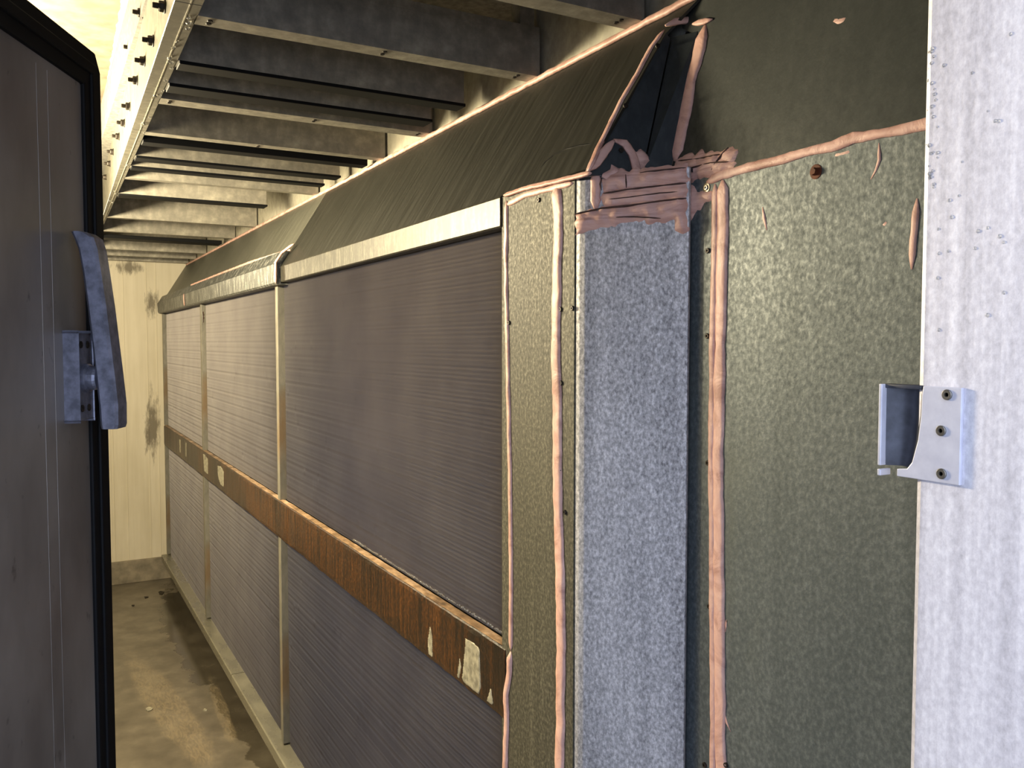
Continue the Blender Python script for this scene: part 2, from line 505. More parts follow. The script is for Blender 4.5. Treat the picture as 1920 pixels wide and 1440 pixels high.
def dbox(m, s0, s1, p0, p1, z0, z1, bev):
    b = bmesh.new(); bmesh.ops.create_cube(b, size=1)
    for v in b.verts: v.co = dp((s0 + s1) / 2 + v.co.x * (s1 - s0), (p0 + p1) / 2 + v.co.y * (p1 - p0), (z0 + z1) / 2 + v.co.z * (z1 - z0))
    bmesh.ops.bevel(b, geom=b.edges[:], offset=bev, segments=3, affect='EDGES', profile=.5)
    m.bm(b)
hz0 = 1.5 - .0870; hz1 = 1.5 + .0110
m = MB(); dbox(m, -.107, -.070, -.001, .0146, hz0, hz1, .003)
handle = m.build('door_handle', M['steel'], door, label='grey cast metal lever handle')
m = MB()
for s in (-.096, -.079):
    for z in (hz0 + .013, hz1 - .013): m.cyl(dp(s, .0146, z), N, .0042, .0012, 12, cap_in=.0016)
m.build('screw', M['bolt'], handle)
zc = 1.5 - .0400
m = MB().cyl(dp(-.0850, .014, zc), N, .0165, .006, 24).cyl(dp(-.0850, .018, zc), N, .0135, .0112, 24)
m.build('spindle', M['steel'], handle, smooth=False)
# lever: flat bar, bowed towards the door at its upper tip, hooked at its foot
zs = [(1.5 - .0975, .0395, .0565, .0), (1.5 - .0930, .0385, .0580, .0), (1.5 - .070, .0365, .0575, .002), (1.5 - .04, .0335, .0545, .003), (1.5 + .0, .0300, .0505, .003), (1.5 + .04, .0265, .0470, .002), (1.5 + .08, .0225, .0425, .001), (1.5 + .105, .0190, .0395, .0), (1.5 + .118, .0150, .0365, -.002), (1.5 + .1235, .0130, .0290, -.003), (1.5 + .1245, .0140, .0230, -.003)]
vs = []; fs = []
for z, p0, p1, ds in zs:
    c = .003
    sa, sb = -.099 + ds, -.068 + ds; p0 -= .004; p1 -= .004
    for s, p in ((sa + c, p0), (sb - c, p0), (sb, p0 + c), (sb, p1 - c), (sb - c, p1), (sa + c, p1), (sa, p1 - c), (sa, p0 + c)): vs.append(dp(s, p, z))
for r in range(len(zs) - 1):
    for a in range(8): fs.append((r * 8 + a, r * 8 + (a + 1) % 8, (r + 1) * 8 + (a + 1) % 8, (r + 1) * 8 + a))
fs += [tuple(range(8)), tuple((len(zs) - 1) * 8 + a for a in range(8))]
m = MB().add(vs, fs); m.cyl(dp(-.0830, .027, zc), N, .0095, .012, 20)
m.build('lever', M['steel'], handle)

# ------------------------------------------------------------------ strike plate on the jamb
sp = thing('strike_plate', 'light grey strike plate with three screws on the right door jamb', 'strike plate', (.505, .345, 1.41))
m = MB()
b0 = [(.3235, 1.4105), (.3235, 1.4720), (.3500, 1.4720), (.3508, 1.466), (.3512, 1.452), (.3530, 1.436), (.3570, 1.421), (.3605, 1.4165), (.3680, 1.4155), (.3680, 1.4105)]
m.prism([(.505, y, z) for y, z in b0], (-.0028, 0, 0), .0005)
m.build('plate', M['plate'], sp)
# scooped keeper behind the plate: a curved dark wall running back to the lip
m = MB(); vs = []; fs = []
rim = [(.3500, 1.4720), (.3508, 1.466), (.3512, 1.452), (.3530, 1.436), (.3570, 1.421), (.3605, 1.4165)]
n1 = 7
for y0, z in rim:
    for a in range(n1):
        t = a / (n1 - 1)
        vs.append((.5025 + .010 * math.sin(math.pi * min(1, t * 1.0)) * .8 + .001, y0 + (.3800 - y0) * t, z))
for r in range(len(rim) - 1):
    for a in range(n1 - 1): fs.append((r * n1 + a, r * n1 + a + 1, (r + 1) * n1 + a + 1, (r + 1) * n1 + a))
nb = len(vs)
vs += [(x + .0022, y, z) for x, y, z in vs]
fs += [tuple(i + nb for i in f)[::-1] for f in fs[:]]
m.add(vs, fs)
m.box((.5030, .352, 1.4695), (.513, .381, 1.4722), .0004)
m.build('keeper', M['steel_dark'], sp, smooth=True, label='dark curved keeper')
m = MB().box((.4995, .3788, 1.4165), (.5105, .3812, 1.4722), .0005).box((.4995, .3788, 1.4095), (.5105, .3812, 1.4140), .0005)
m.build('lip', M['plate'], sp)
for y, z in ((.3330, 1.4672), (.3365, 1.4440), (.3355, 1.4165)):
    MB().cyl((.5022, y, z), (-1, 0, 0), .0034, .0012, 18, cap_in=.0016).build('screw', M['screw'], sp)

# ------------------------------------------------------------------ finned coil bank
PITCH = .0026; FW = 1.46; FH = .70
def fin_mesh():
    rnd = np.random.RandomState(3)
    dz = .00425; nz = int(FH / dz) + 1; nf = int(FW / PITCH)
    z = np.linspace(0, FH, nz)
    amp = .0016 * (.6 + .6 * rnd.rand(nz)); amp[::10] *= .35; amp[1::10] *= .55
    zig = np.where(np.arange(nz) % 2 == 0, -1, 1) * amp
    y = np.arange(nf) * PITCH
    Y = y[:, None] + zig[None, :]
    X = np.zeros_like(Y)
    for _ in range(60):                                            # knocked and bent fins
        cy, cz = rnd.rand() * FW, rnd.rand() * FH
        ry, rz = .002 + .012 * rnd.rand(), .006 + .02 * rnd.rand()
        g = np.exp(-(((y[:, None] - cy) / ry) ** 2 + ((z[None, :] - cz) / rz) ** 2))
        Y += g * .0016 * rnd.choice([-1, 1]); X += g * .0008
    X += rnd.randn(nf, 1) * .00004
    V = np.empty((nf, nz, 2, 3))
    V[:, :, 0, 0] = X; V[:, :, 1, 0] = .014
    V[:, :, 0, 1] = Y; V[:, :, 1, 1] = Y
    V[:, :, :, 2] = z[None, :, None]
    ids = np.arange(nf * nz * 2).reshape(nf, nz, 2)
    F = np.stack([ids[:, :-1, 0], ids[:, :-1, 1], ids[:, 1:, 1], ids[:, 1:, 0]], -1).reshape(-1, 4)
    me = bpy.data.meshes.new('fin_pack')
    me.vertices.add(nf * nz * 2); me.vertices.foreach_set('co', V.ravel())
    me.loops.add(F.size); me.loops.foreach_set('vertex_index', F.ravel().astype(np.int32))
    me.polygons.add(len(F)); me.polygons.foreach_set('loop_start', np.arange(0, F.size, 4, dtype=np.int32))
    me.update(calc_edges=True); me.materials.append(M['fin'])
    return me
fins = fin_mesh()
CX = .703
coils = [('dark finned coil panel above the rusty rail, nearest the doorway', 1.245, 2.782, .984, 1.692),
         ('dark finned coil panel below the rusty rail, nearest the doorway', 1.245, 2.782, .157, .857),
         ('bright finned coil panel between the two slim posts, above the rusty rail', 2.818, 4.262, .984, 1.692),
         ('bright finned coil panel between the two slim posts, below the rusty rail', 2.818, 4.262, .157, .857),
         ('small-looking finned coil panel beside the end wall, above the rusty rail', 4.30, 5.69, .984, 1.692),
         ('small-looking finned coil panel beside the end wall, below the rusty rail', 4.30, 5.69, .157, .857)]
back0 = None
for lab, y0, y1, z0, z1 in coils:
    t = thing('finned_coil', lab, 'coil panel', (CX, y0, z0), 'finned coil panels of the cooler')
    f = bpy.data.objects.new('fin_pack', fins); C.objects.link(f); f.parent = t
    f.scale = (1, (y1 - y0) / FW, (z1 - z0) / FH)
    if back0 is None:
        m = MB().box((CX + .0142, y0, z0), (CX + .02, y1, z1)); back0 = m.build('coil_core', M['coil_back'], t); bl = (y1 - y0, z1 - z0)
    else:
        b = back0.copy(); C.objects.link(b); b.parent = t; b.scale = (1, (y1 - y0) / bl[0], (z1 - z0) / bl[1])

# slim mullion posts between the panels, above and below the rail
def post(lab, y, z0, z1, w=.030, smudge=False):
    m = MB().box((.6825, y - w / 2, z0), (CX + .012, y + w / 2, z1), .0012)
    o = m.build('mullion_post', M['post'], at=(CX, y, z0))
    tag(o, lab, 'post', 'slim posts between the coil panels')
    if smudge: smear([(.6865, y - w / 2, 1.60), (.695, y - w / 2, 1.59), (.6995, y - w / 2, 1.62), (.6985, y - w / 2, 1.655), (.690, y - w / 2, 1.66), (.6875, y - w / 2, 1.635)], (0, -1, 0), .0006, 5, .0012).build('rust_smudge', M['rust'], o, label='rusty smudge')
post('slim zinc post above the rail beside the dark coil panel', 2.800, .9835, 1.6885)
post('slim zinc post below the rail beside the dark coil panel', 2.800, .163, .857)
post('slim zinc post above the rail, the one with a rusty smudge near its top', 4.281, .9835, 1.6885, smudge=True)
post('slim yellow-edged post below the rail, second from the doorway', 4.281, .163, .857)
post('slim zinc post in the corner by the end wall, above the rail', 5.71, .9835, 1.6885)
post('slim zinc post in the corner by the end wall, below the rail', 5.71, .163, .857)

# rusty rail across the middle
rail = thing('rusty_rail', 'rusty brown steel rail running across the middle of the coil', 'rail', (.68, 3.4, .87))
m = MB(); ny = 220; ys = [1.239 + (5.70 - 1.239) * i / ny for i in range(ny + 1)]
sec = [(CX, .980), (.6815, .9815), (.6790, .9795), (.6780, .972), (.6780, .870), (.6795, .860), (CX, .858)]
vs = []; fs = []
for y in ys:
    for j, (x, z) in enumerate(sec):
        e = .0012 * noise.noise((y * 14, j * 3.1, 0)) + .0008 * noise.noise((y * 60, j * 2.7, 4))
        vs.append((x + (e if x < .69 else 0), y, z + (e * .7 if x < .69 else 0)))
k = len(sec)
for i in range(ny):
    for j in range(k): fs.append((i * k + j, i * k + (j + 1) % k, (i + 1) * k + (j + 1) % k, (i + 1) * k + j))
fs += [tuple(range(k)), tuple(ny * k + j for j in range(k))]
m.add(vs, fs); rl = m.build('rail_face', M['rust'], rail)
m = MB(); vs = []; fs = []                                           # crust of old sealant and dirt on the ledge
for i, y in enumerate(ys):
    for j in range(6):
        t = j / 5; x = .6800 + (CX - .003 - .6800) * t
        h = .0016 + .0030 * max(0, noise.noise((y * 18, t * 4, 1)) + .2) * (1 if 0 < j < 5 else .3) + .0015 * noise.noise((y * 90, t * 9, 2))
        vs.append((x, y, .9815 + max(.0004, h)))
for i in range(ny):
    for j in range(5): fs.append((i * 6 + j, i * 6 + j + 1, (i + 1) * 6 + j + 1, (i + 1) * 6 + j))
m.add(vs, fs); m.build('ledge_crust', M['ledge'], rail, smooth=True, label='pale crust on the ledge')
BARE = [
[(1.5215, 0.9441), (1.5061, 0.9252), (1.504, 0.8801), (1.5171, 0.865), (1.5302, 0.8681), (1.5324, 0.9085)],
[(1.3627, 0.9662), (1.3367, 0.9693), (1.3031, 0.9655), (1.2993, 0.8954), (1.3097, 0.8705), (1.3678, 0.8706), (1.3766, 0.8874), (1.3674, 0.9302)],
[(1.3853, 0.9263), (1.3764, 0.9073), (1.3857, 0.8721), (1.3993, 0.8794)],
[(1.2631, 0.9131), (1.2515, 0.8849), (1.2593, 0.8586), (1.2791, 0.8631)],
[(3.7934, 0.9733), (3.7196, 0.9781), (3.6498, 0.9646), (3.6557, 0.8966), (3.7269, 0.895), (3.7857, 0.9211)],
[(4.1583, 0.9826), (4.0989, 0.9843), (4.0305, 0.9727), (4.0379, 0.8982), (4.1375, 0.8997)],
[(4.9348, 0.9733), (4.8746, 0.9764), (4.8845, 0.8996), (4.9242, 0.9009)],
[(4.7022, 0.9824), (4.6658, 0.9805), (4.6755, 0.901), (4.7121, 0.9024)]]
for i, b in enumerate(BARE):
    k = .6783 / .664
    pts = [(.6783, y * k, min(.972, max(.866, 1.5 + (z - 1.5) * k))) for y, z in b]
    smear(pts, (-1, 0, 0), .0016, i, .0012, .0028).build('bare_patch', M['bare'], rail, smooth=True, label='bare grey patch without rust')

# drain sill along the foot of the coil, two lengths butted together
for lab, y0, y1 in (('wet zinc drain sill under the coil, length nearest the doorway', 1.03, 3.497), ('wet zinc drain sill under the coil, length reaching the end wall', 3.503, 5.728)):
    m = MB().prism([(.652, y0, .118), (.652, y0, .154), (.656, y0, .157), (.716, y0, .157), (.716, y0, .145), (.662, y0, .145), (.662, y0, .118)], (0, y1 - y0, 0))
    o = m.build('drain_sill', M['sill'], at=(.69, (y0 + y1) / 2, .118)); tag(o, lab, 'sill', 'drain sill lengths')
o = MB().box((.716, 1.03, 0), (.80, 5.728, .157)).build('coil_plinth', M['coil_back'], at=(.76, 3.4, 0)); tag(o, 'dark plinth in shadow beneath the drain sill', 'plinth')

# ------------------------------------------------------------------ casing: cover strips, hood, filler, corner, side panels
COVER = [(.7025, 1.686), (.668, 1.686), (.662, 1.692), (.660, 1.750), (.6665, 1.757), (.688, 1.7935), (.7085, 1.7935), (.6785, 1.7455), (.6785, 1.690), (.7025, 1.690)]
m = MB().prism([(.7025, 1.252, 1.6925), (.6795, 1.252, 1.6925), (.6765, 1.252, 1.695), (.6765, 1.252, 1.741), (.679, 1.252, 1.7445), (.7025, 1.252, 1.7445)], (0, 2.716 - 1.252, 0))
o = m.build('cover_strip', M['trim'], at=(.68, 2, 1.69)); tag(o, 'bright zinc cover strip along the top of the dark coil panel', 'cover strip', 'cover strips above the coil')
m = MB().prism([(x, 2.722, z) for x, z in COVER], (0, 4.62 - 2.722, 0))
o = m.build('cover_strip', M['trim_far'], at=(.68, 3.6, 1.69)); tag(o, 'dull grey cover strip stepping out above the bright coil panel', 'cover strip', 'cover strips above the coil')
m = MB().prism([(x - .0006, 4.624, z - .001) for x, z in COVER], (0, 5.745 - 4.624, 0))
o = m.build('cover_strip', M['trim_far'], at=(.68, 5.2, 1.69)); tag(o, 'dark end piece of the cover strip against the end wall', 'cover strip', 'cover strips above the coil')

# corner data: outlines of sealant, screws and cracks (world metres)
BEADS = [
 ('strip_top', (-0.8499, -0.0, 0.5269), 0.0044, [(0.6799, 1.2456, 1.7449), (0.6794, 1.1475, 1.7441), (0.6764, 1.0654, 1.7392), (0.674, 0.9819, 1.7354)]),
 ('strip_left', (-1.0, 0.0, 0.0), 0.0058, [(0.68, 1.2347, 1.7345), (0.68, 1.2366, 1.6262), (0.68, 1.2294, 1.4496), (0.68, 1.2222, 1.2724), (0.68, 1.2185, 1.0937), (0.68, 1.2204, 0.9845)]),
 ('strip_left_low', (-1.0, 0.0, 0.0), 0.0077, [(0.68, 1.2204, 0.9827), (0.68, 1.2241, 0.945), (0.68, 1.2371, 0.9054), (0.68, 1.2334, 0.8699), (0.68, 1.2391, 0.7747), (0.68, 1.2391, 0.06)]),
 ('strip_mid', (-1.0, 0.0, 0.0), 0.0122, [(0.68, 1.0814, 1.7359), (0.68, 1.0753, 1.6925), (0.68, 1.075, 1.6373), (0.68, 1.0791, 1.5663), (0.68, 1.0803, 1.5024), (0.68, 1.0753, 1.3902), (0.68, 1.0748, 1.2933), (0.68, 1.0666, 1.1486), (0.68, 1.0631, 1.0516), (0.68, 1.0641, 0.969), (0.68, 1.0665, 0.852), (0.68, 1.0665, 0.06)]),
 ('strip_cap', (-1.0, 0.0, 0.0), 0.005, [(0.68, 1.2347, 1.7276), (0.68, 1.1734, 1.734), (0.68, 1.0859, 1.7319), (0.68, 1.0352, 1.7307)]),
 ('panel_wide', (-1.0, 0.0, 0.0), 0.0101, [(0.785, 0.841, 1.7121), (0.785, 0.8392, 1.6691), (0.785, 0.8395, 1.6276), (0.785, 0.8408, 1.5301), (0.785, 0.8416, 1.4599), (0.785, 0.8429, 1.3536), (0.785, 0.8401, 1.2469), (0.785, 0.8378, 1.1755), (0.785, 0.8346, 1.0464), (0.785, 0.8306, 0.9314), (0.785, 0.8306, 0.06)]),
 ('panel_thin', (-1.0, 0.0, 0.0), 0.0056, [(0.785, 0.8549, 1.7095), (0.785, 0.8536, 1.629), (0.785, 0.856, 1.5305), (0.785, 0.8558, 1.4595), (0.785, 0.8561, 1.3521), (0.785, 0.8523, 1.2445), (0.785, 0.8505, 1.1359), (0.785, 0.8469, 1.042), (0.785, 0.846, 0.9245), (0.785, 0.846, 0.06)]),
 ('seam', (-1.0, 0.0, 0.0), 0.0063, [(0.785, 0.8713, 1.7143), (0.785, 0.844, 1.7181), (0.785, 0.8074, 1.7199), (0.785, 0.7624, 1.7204), (0.785, 0.7124, 1.7205), (0.785, 0.6665, 1.7212), (0.785, 0.638, 1.7241), (0.785, 0.5977, 1.7213), (0.785, 0.5568, 1.7195), (0.785, 0.5285, 1.7184)]),
 ('tape_right', (-0.9827, -0.0, 0.1854), 0.0127, [(0.8264, 0.924, 1.9442), (0.8231, 0.9266, 1.9268), (0.815, 0.9312, 1.8841), (0.8095, 0.9356, 1.8549), (0.8024, 0.937, 1.8173), (0.7975, 0.94, 1.7914), (0.7909, 0.9431, 1.7564)]),
 ('patch_top', (-0.3684, -0.9109, 0.1858), 0.0055, [(0.7996, 0.9777, 1.957), (0.8144, 0.973, 1.9635), (0.8358, 0.9651, 1.9671), (0.8557, 0.9578, 1.9706)]),
 ('patch_topr', (-0.9827, -0.0, 0.1854), 0.0048, [(0.8264, 0.9508, 1.955), (0.8256, 0.9299, 1.951), (0.825, 0.9086, 1.9477)]),
 ('patch_left', (-0.8499, -0.0, 0.5269), 0.006, [(0.6763, 0.9931, 1.739), (0.6987, 0.9996, 1.7752), (0.7192, 1.0026, 1.8081), (0.7445, 1.008, 1.849), (0.7696, 1.0036, 1.8895), (0.7975, 1.006, 1.9345), (0.8122, 0.9951, 1.9583)]),
 ('loop_left', (-0.3684, -0.9109, 0.1858), 0.0064, [(0.6766, 0.9962, 1.7396), (0.691, 0.9935, 1.7546), (0.7048, 0.9913, 1.7713), (0.7194, 0.9886, 1.7872)]),
 ('loop_right', (-0.3684, -0.9109, 0.1858), 0.0066, [(0.7173, 0.9895, 1.7872), (0.7326, 0.9825, 1.783), (0.7409, 0.976, 1.7677), (0.7433, 0.9715, 1.7507), (0.7441, 0.9674, 1.7322)]),
 ('post_short', (-0.8194, -0.5733, 0.0), 0.008, [(0.6949, 1.0017, 1.7453), (0.6959, 1.0003, 1.725), (0.6955, 1.0009, 1.7078), (0.6955, 1.0008, 1.6883)]),
 ('drip', (-1.0, 0.0, 0.0), 0.002, [(0.785, 0.6053, 1.7123), (0.785, 0.6042, 1.6942), (0.785, 0.6086, 1.6837), (0.785, 0.6144, 1.6757)]),
 ('edge_bead', (-1.0, 0.0, 0.0), 0.004, [(0.785, 0.5586, 1.647), (0.785, 0.5605, 1.6268), (0.785, 0.5623, 1.6053), (0.785, 0.5628, 1.5755)]),
 ('scrap_low', (-1.0, 0.0, 0.0), 0.0025, [(0.785, 0.8259, 1.0097), (0.785, 0.8207, 0.9973), (0.785, 0.8136, 0.988)]),
 ('scrap_mid', (-1.0, 0.0, 0.0), 0.0021, [(0.785, 0.8279, 1.1244), (0.785, 0.8231, 1.1344), (0.785, 0.8258, 1.1178)]),
 ('streak', (-1.0, 0.0, 0.0), 0.0026, [(0.785, 0.7701, 1.6677), (0.785, 0.7672, 1.653), (0.785, 0.7625, 1.6381)]),
]
SMEARS = [
 ('lower_band', (-0.8194, -0.5733, 0.0), [(0.6774, 1.0267, 1.6547), (0.6965, 0.9994, 1.6612), (0.7178, 0.9689, 1.6664), (0.7355, 0.9436, 1.6675), (0.7382, 0.9398, 1.6628), (0.7584, 0.9109, 1.665), (0.764, 0.9029, 1.6493), (0.7675, 0.898, 1.6331), (0.7703, 0.8939, 1.6444), (0.7711, 0.8927, 1.6486), (0.7712, 0.8926, 1.7022), (0.7244, 0.9595, 1.696), (0.6992, 0.9956, 1.6924), (0.6778, 1.0261, 1.6843)]),
 ('lower_band_r', (-1.0, 0.0, 0.0), [(0.785, 0.9108, 1.6383), (0.785, 0.9024, 1.6644), (0.785, 0.8886, 1.6785), (0.785, 0.8576, 1.6911), (0.785, 0.8568, 1.7049), (0.785, 0.8763, 1.7024), (0.785, 0.8913, 1.7118), (0.785, 0.9109, 1.7222)]),
 ('middle_band', (-0.8194, -0.5733, 0.0), [(0.6996, 0.9949, 1.6893), (0.7005, 0.9937, 1.7146), (0.7217, 0.9635, 1.7177), (0.75, 0.9229, 1.7203), (0.7711, 0.8927, 1.7208), (0.7713, 0.8925, 1.6951), (0.7372, 0.9413, 1.6922)]),
 ('upper_low', (-0.8194, -0.5733, 0.0), [(0.7014, 0.9924, 1.7115), (0.6995, 0.9951, 1.7312), (0.7104, 0.9796, 1.74), (0.7326, 0.9478, 1.741), (0.771, 0.8929, 1.7429), (0.7712, 0.8927, 1.7144), (0.7239, 0.9603, 1.7115), (0.6987, 0.9963, 1.7104)]),
 ('upper_r', (-1.0, 0.0, 0.0), [(0.785, 0.9136, 1.7503), (0.785, 0.8668, 1.75), (0.785, 0.8171, 1.7318), (0.785, 0.8217, 1.7224), (0.785, 0.8561, 1.7188), (0.785, 0.9109, 1.7208)]),
 ('upper_mass', (-0.3684, -0.9109, 0.1858), [(0.6957, 0.9871, 1.7325), (0.7105, 0.9849, 1.7513), (0.7302, 0.9752, 1.7426), (0.7484, 0.9683, 1.7447), (0.7695, 0.9614, 1.7531), (0.7826, 0.9575, 1.7597), (0.7951, 0.9528, 1.7616), (0.812, 0.9474, 1.7684), (0.8152, 0.9416, 1.7466), (0.7477, 0.9673, 1.7385), (0.7039, 0.9832, 1.7296)]),
 ('upper_flare', (-0.9827, -0.0, 0.1854), [(0.7914, 0.9483, 1.7589), (0.7922, 0.9232, 1.7631), (0.7915, 0.8793, 1.7595), (0.7899, 0.8519, 1.7512), (0.7909, 0.8342, 1.7561), (0.7899, 0.8168, 1.7511), (0.7872, 0.8176, 1.7368), (0.7855, 0.8291, 1.7279), (0.7843, 0.8554, 1.7214), (0.7869, 0.9426, 1.735)]),
 ('blob', (-0.3684, -0.9109, 0.1858), [(0.7415, 0.9768, 1.7732), (0.7519, 0.9732, 1.7759), (0.765, 0.9654, 1.7638), (0.7695, 0.9614, 1.7531), (0.7576, 0.9655, 1.7496), (0.7483, 0.9681, 1.7439), (0.7411, 0.971, 1.7437)]),
 ('smear_a', (-0.9827, -0.0, 0.1854), [(0.8139, 0.7029, 1.8784), (0.8134, 0.6864, 1.8753), (0.8123, 0.6677, 1.8696), (0.8115, 0.6713, 1.8653), (0.8113, 0.6829, 1.8642), (0.8127, 0.6986, 1.8719)]),
 ('smear_b', (-0.9827, -0.0, 0.1854), [(0.8055, 0.6444, 1.8334), (0.8066, 0.6392, 1.8395), (0.8062, 0.6313, 1.8376), (0.8052, 0.6358, 1.8319)]),
 ('smear_c', (-1.0, 0.0, 0.0), [(0.785, 0.602, 1.6298), (0.785, 0.5942, 1.6305), (0.785, 0.5902, 1.625), (0.785, 0.5953, 1.6211), (0.785, 0.6012, 1.6241)]),
 ('ragged', (-1.0, 0.0, 0.0), [(0.785, 0.6723, 1.7128), (0.785, 0.6555, 1.7131), (0.785, 0.6357, 1.7139), (0.785, 0.639, 1.7087), (0.785, 0.6517, 1.7059), (0.785, 0.6604, 1.7064), (0.785, 0.6663, 1.7093)]),
]
CRACKS = [
 ('lower_band', (-0.8194, -0.5733, 0.0), 0.0011, [(0.6782, 1.0256, 1.6839), (0.702, 0.9915, 1.6896), (0.7245, 0.9593, 1.6904), (0.7497, 0.9233, 1.6934), (0.7709, 0.8931, 1.6948)]),
 ('lower_band', (-0.8194, -0.5733, 0.0), 0.0008, [(0.7106, 0.9793, 1.6756), (0.7288, 0.9533, 1.6745), (0.7505, 0.9222, 1.6702)]),
 ('middle_band', (-0.8194, -0.5733, 0.0), 0.0011, [(0.7027, 0.9906, 1.7105), (0.7217, 0.9634, 1.7131), (0.7463, 0.9283, 1.7143), (0.7699, 0.8945, 1.7155)]),
 ('middle_band', (-0.8194, -0.5733, 0.0), 0.0007, [(0.7049, 0.9875, 1.7014), (0.7245, 0.9594, 1.7023), (0.749, 0.9243, 1.7048), (0.765, 0.9016, 1.7045)]),
 ('upper_low', (-0.8194, -0.5733, 0.0), 0.0008, [(0.7013, 0.9926, 1.7147), (0.7002, 0.9941, 1.723), (0.7019, 0.9917, 1.7344)]),
 ('upper_low', (-0.8194, -0.5733, 0.0), 0.0009, [(0.7216, 0.9635, 1.7338), (0.7222, 0.9627, 1.7234), (0.7222, 0.9627, 1.7153)]),
 ('upper_low', (-0.8194, -0.5733, 0.0), 0.0009, [(0.7333, 0.9468, 1.7343), (0.7515, 0.9207, 1.735), (0.77, 0.8943, 1.7355)]),
 ('upper_r', (-1.0, 0.0, 0.0), 0.001, [(0.785, 0.9083, 1.7376), (0.785, 0.8589, 1.7376), (0.785, 0.8279, 1.7337)]),
 ('lower_band_r', (-1.0, 0.0, 0.0), 0.0009, [(0.785, 0.909, 1.7146), (0.785, 0.907, 1.6996), (0.785, 0.9075, 1.6872)]),
 ('upper_flare', (-0.9827, -0.0, 0.1854), 0.0009, [(0.7904, 0.9321, 1.7535), (0.7893, 0.8864, 1.7476), (0.789, 0.8477, 1.7464)]),
 ('upper_flare', (-0.9827, -0.0, 0.1854), 0.0008, [(0.7902, 0.8336, 1.7524), (0.7874, 0.8489, 1.7378), (0.7855, 0.8592, 1.7275)]),
]
HOOD_ARC = [(0.6998, 1.1588, 1.7769), (0.7056, 1.1522, 1.7862), (0.7097, 1.1366, 1.7928), (0.7118, 1.1033, 1.7964), (0.7102, 1.0671, 1.7938), (0.707, 1.0317, 1.7886)]
# screws
SCREWS = [
 ('strip', (-1.0, 0.0, 0.0), (0.68, 1.1307, 1.7202)),
 ('strip', (-1.0, 0.0, 0.0), (0.68, 1.0672, 1.5499)),
 ('strip', (-1.0, 0.0, 0.0), (0.68, 1.0355, 1.5504)),
 ('strip', (-1.0, 0.0, 0.0), (0.68, 1.0651, 1.4404)),
 ('strip', (-1.0, 0.0, 0.0), (0.68, 1.0674, 1.3089)),
 ('strip', (-1.0, 0.0, 0.0), (0.68, 1.0538, 1.2483)),
 ('strip', (-1.0, 0.0, 0.0), (0.68, 1.0732, 0.9591)),
 ('strip', (-1.0, 0.0, 0.0), (0.68, 1.2257, 1.5334)),
 ('panel', (-1.0, 0.0, 0.0), (0.785, 0.8712, 1.7072)),
 ('panel', (-1.0, 0.0, 0.0), (0.785, 0.8668, 1.6232)),
 ('panel', (-1.0, 0.0, 0.0), (0.785, 0.8659, 1.5093)),
 ('panel', (-1.0, 0.0, 0.0), (0.785, 0.8621, 1.3384)),
 ('panel', (-1.0, 0.0, 0.0), (0.785, 0.8558, 1.1439)),
 ('panel', (-1.0, 0.0, 0.0), (0.785, 0.8617, 0.922)),
 ('panel', (-1.0, 0.0, 0.0), (0.785, 0.8207, 0.9402)),
 ('panel', (-1.0, 0.0, 0.0), (0.785, 0.6885, 1.6965)),
 ('patch', (-0.3684, -0.9109, 0.1858), (0.7255, 0.9829, 1.7711)),
 ('patch', (-0.3684, -0.9109, 0.1858), (0.7927, 0.9877, 1.9282)),
 ('patch', (-0.3684, -0.9109, 0.1858), (0.8367, 0.9741, 1.9483)),
 ('patch', (-0.3684, -0.9109, 0.1858), (0.7956, 0.9659, 1.8268)),
 ('patch', (-0.3684, -0.9109, 0.1858), (0.7385, 0.991, 1.8365)),
]
def sheet(poly, n, th, bev=0): return MB().prism(poly, Vector(n) * -th, bev)
hn = (-.8499, 0, .5269)
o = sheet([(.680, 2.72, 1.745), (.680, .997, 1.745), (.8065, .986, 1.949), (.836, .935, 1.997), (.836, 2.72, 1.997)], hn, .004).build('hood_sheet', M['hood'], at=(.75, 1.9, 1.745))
tag(o, 'dark sloping hood sheet above the near coil panel', 'hood sheet', 'sloping hood sheets')
bead(HOOD_ARC, hn, .0016, .0008, 77, .4, .005).build('scratch', M['rubber'], o, label='dark curved scratch')
o = sheet([(.680, 5.745, 1.745), (.680, 2.723, 1.745), (.836, 2.723, 1.997), (.836, 5.745, 1.997)], hn, .004).build('hood_sheet', M['hood_lit'], at=(.75, 4.2, 1.745))
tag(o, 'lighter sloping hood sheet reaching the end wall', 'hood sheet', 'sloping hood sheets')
o = MB().prism([(.68, 1.252, .0), (.68, 1.031, .0), (.70, 1.031, 0), (.70, 1.252, 0)], (0, 0, 1.743), .001).build('filler_casing', M['galv_warm'], at=(.69, 1.14, 0))
tag(o, 'narrow speckled zinc filler panel beside the dark coil', 'metal panel')
m = MB().prism([(.6816, 1.0305, 0), (.6832, 1.0225, 0), (.6866, 1.0145, 0), (.7720, .8915, 0), (.7765, .8935, 0), (.7800, .8965, 0), (.784, .903, 0), (.784, 1.0305, 0)], (0, 0, 1.738), .0012)
o = m.build('corner_casing', M['galv_blue'], at=(.73, .96, 0)); tag(o, 'pale blue-grey speckled corner panel facing the doorway', 'metal panel')
o = MB().box((.785, .358, 0), (.80, .909, 1.722), .001).build('side_casing', M['galv_side'], at=(.79, .6, 0)); tag(o, 'wide grey-green galvanised panel between the sealant line and the jamb', 'metal panel')
upn = Vector((-.265, 0, .05)).normalized()
o = sheet([(.785, .358, 1.725), (.785, .955, 1.725), (.791, .948, 1.757), (.8245, .938, 1.935), (.829, .975, 1.957), (.837, .985, 1.999), (.837, .358, 1.999)], upn, .006).build('upper_casing', M['galv_upper'], at=(.8, .6, 1.73))
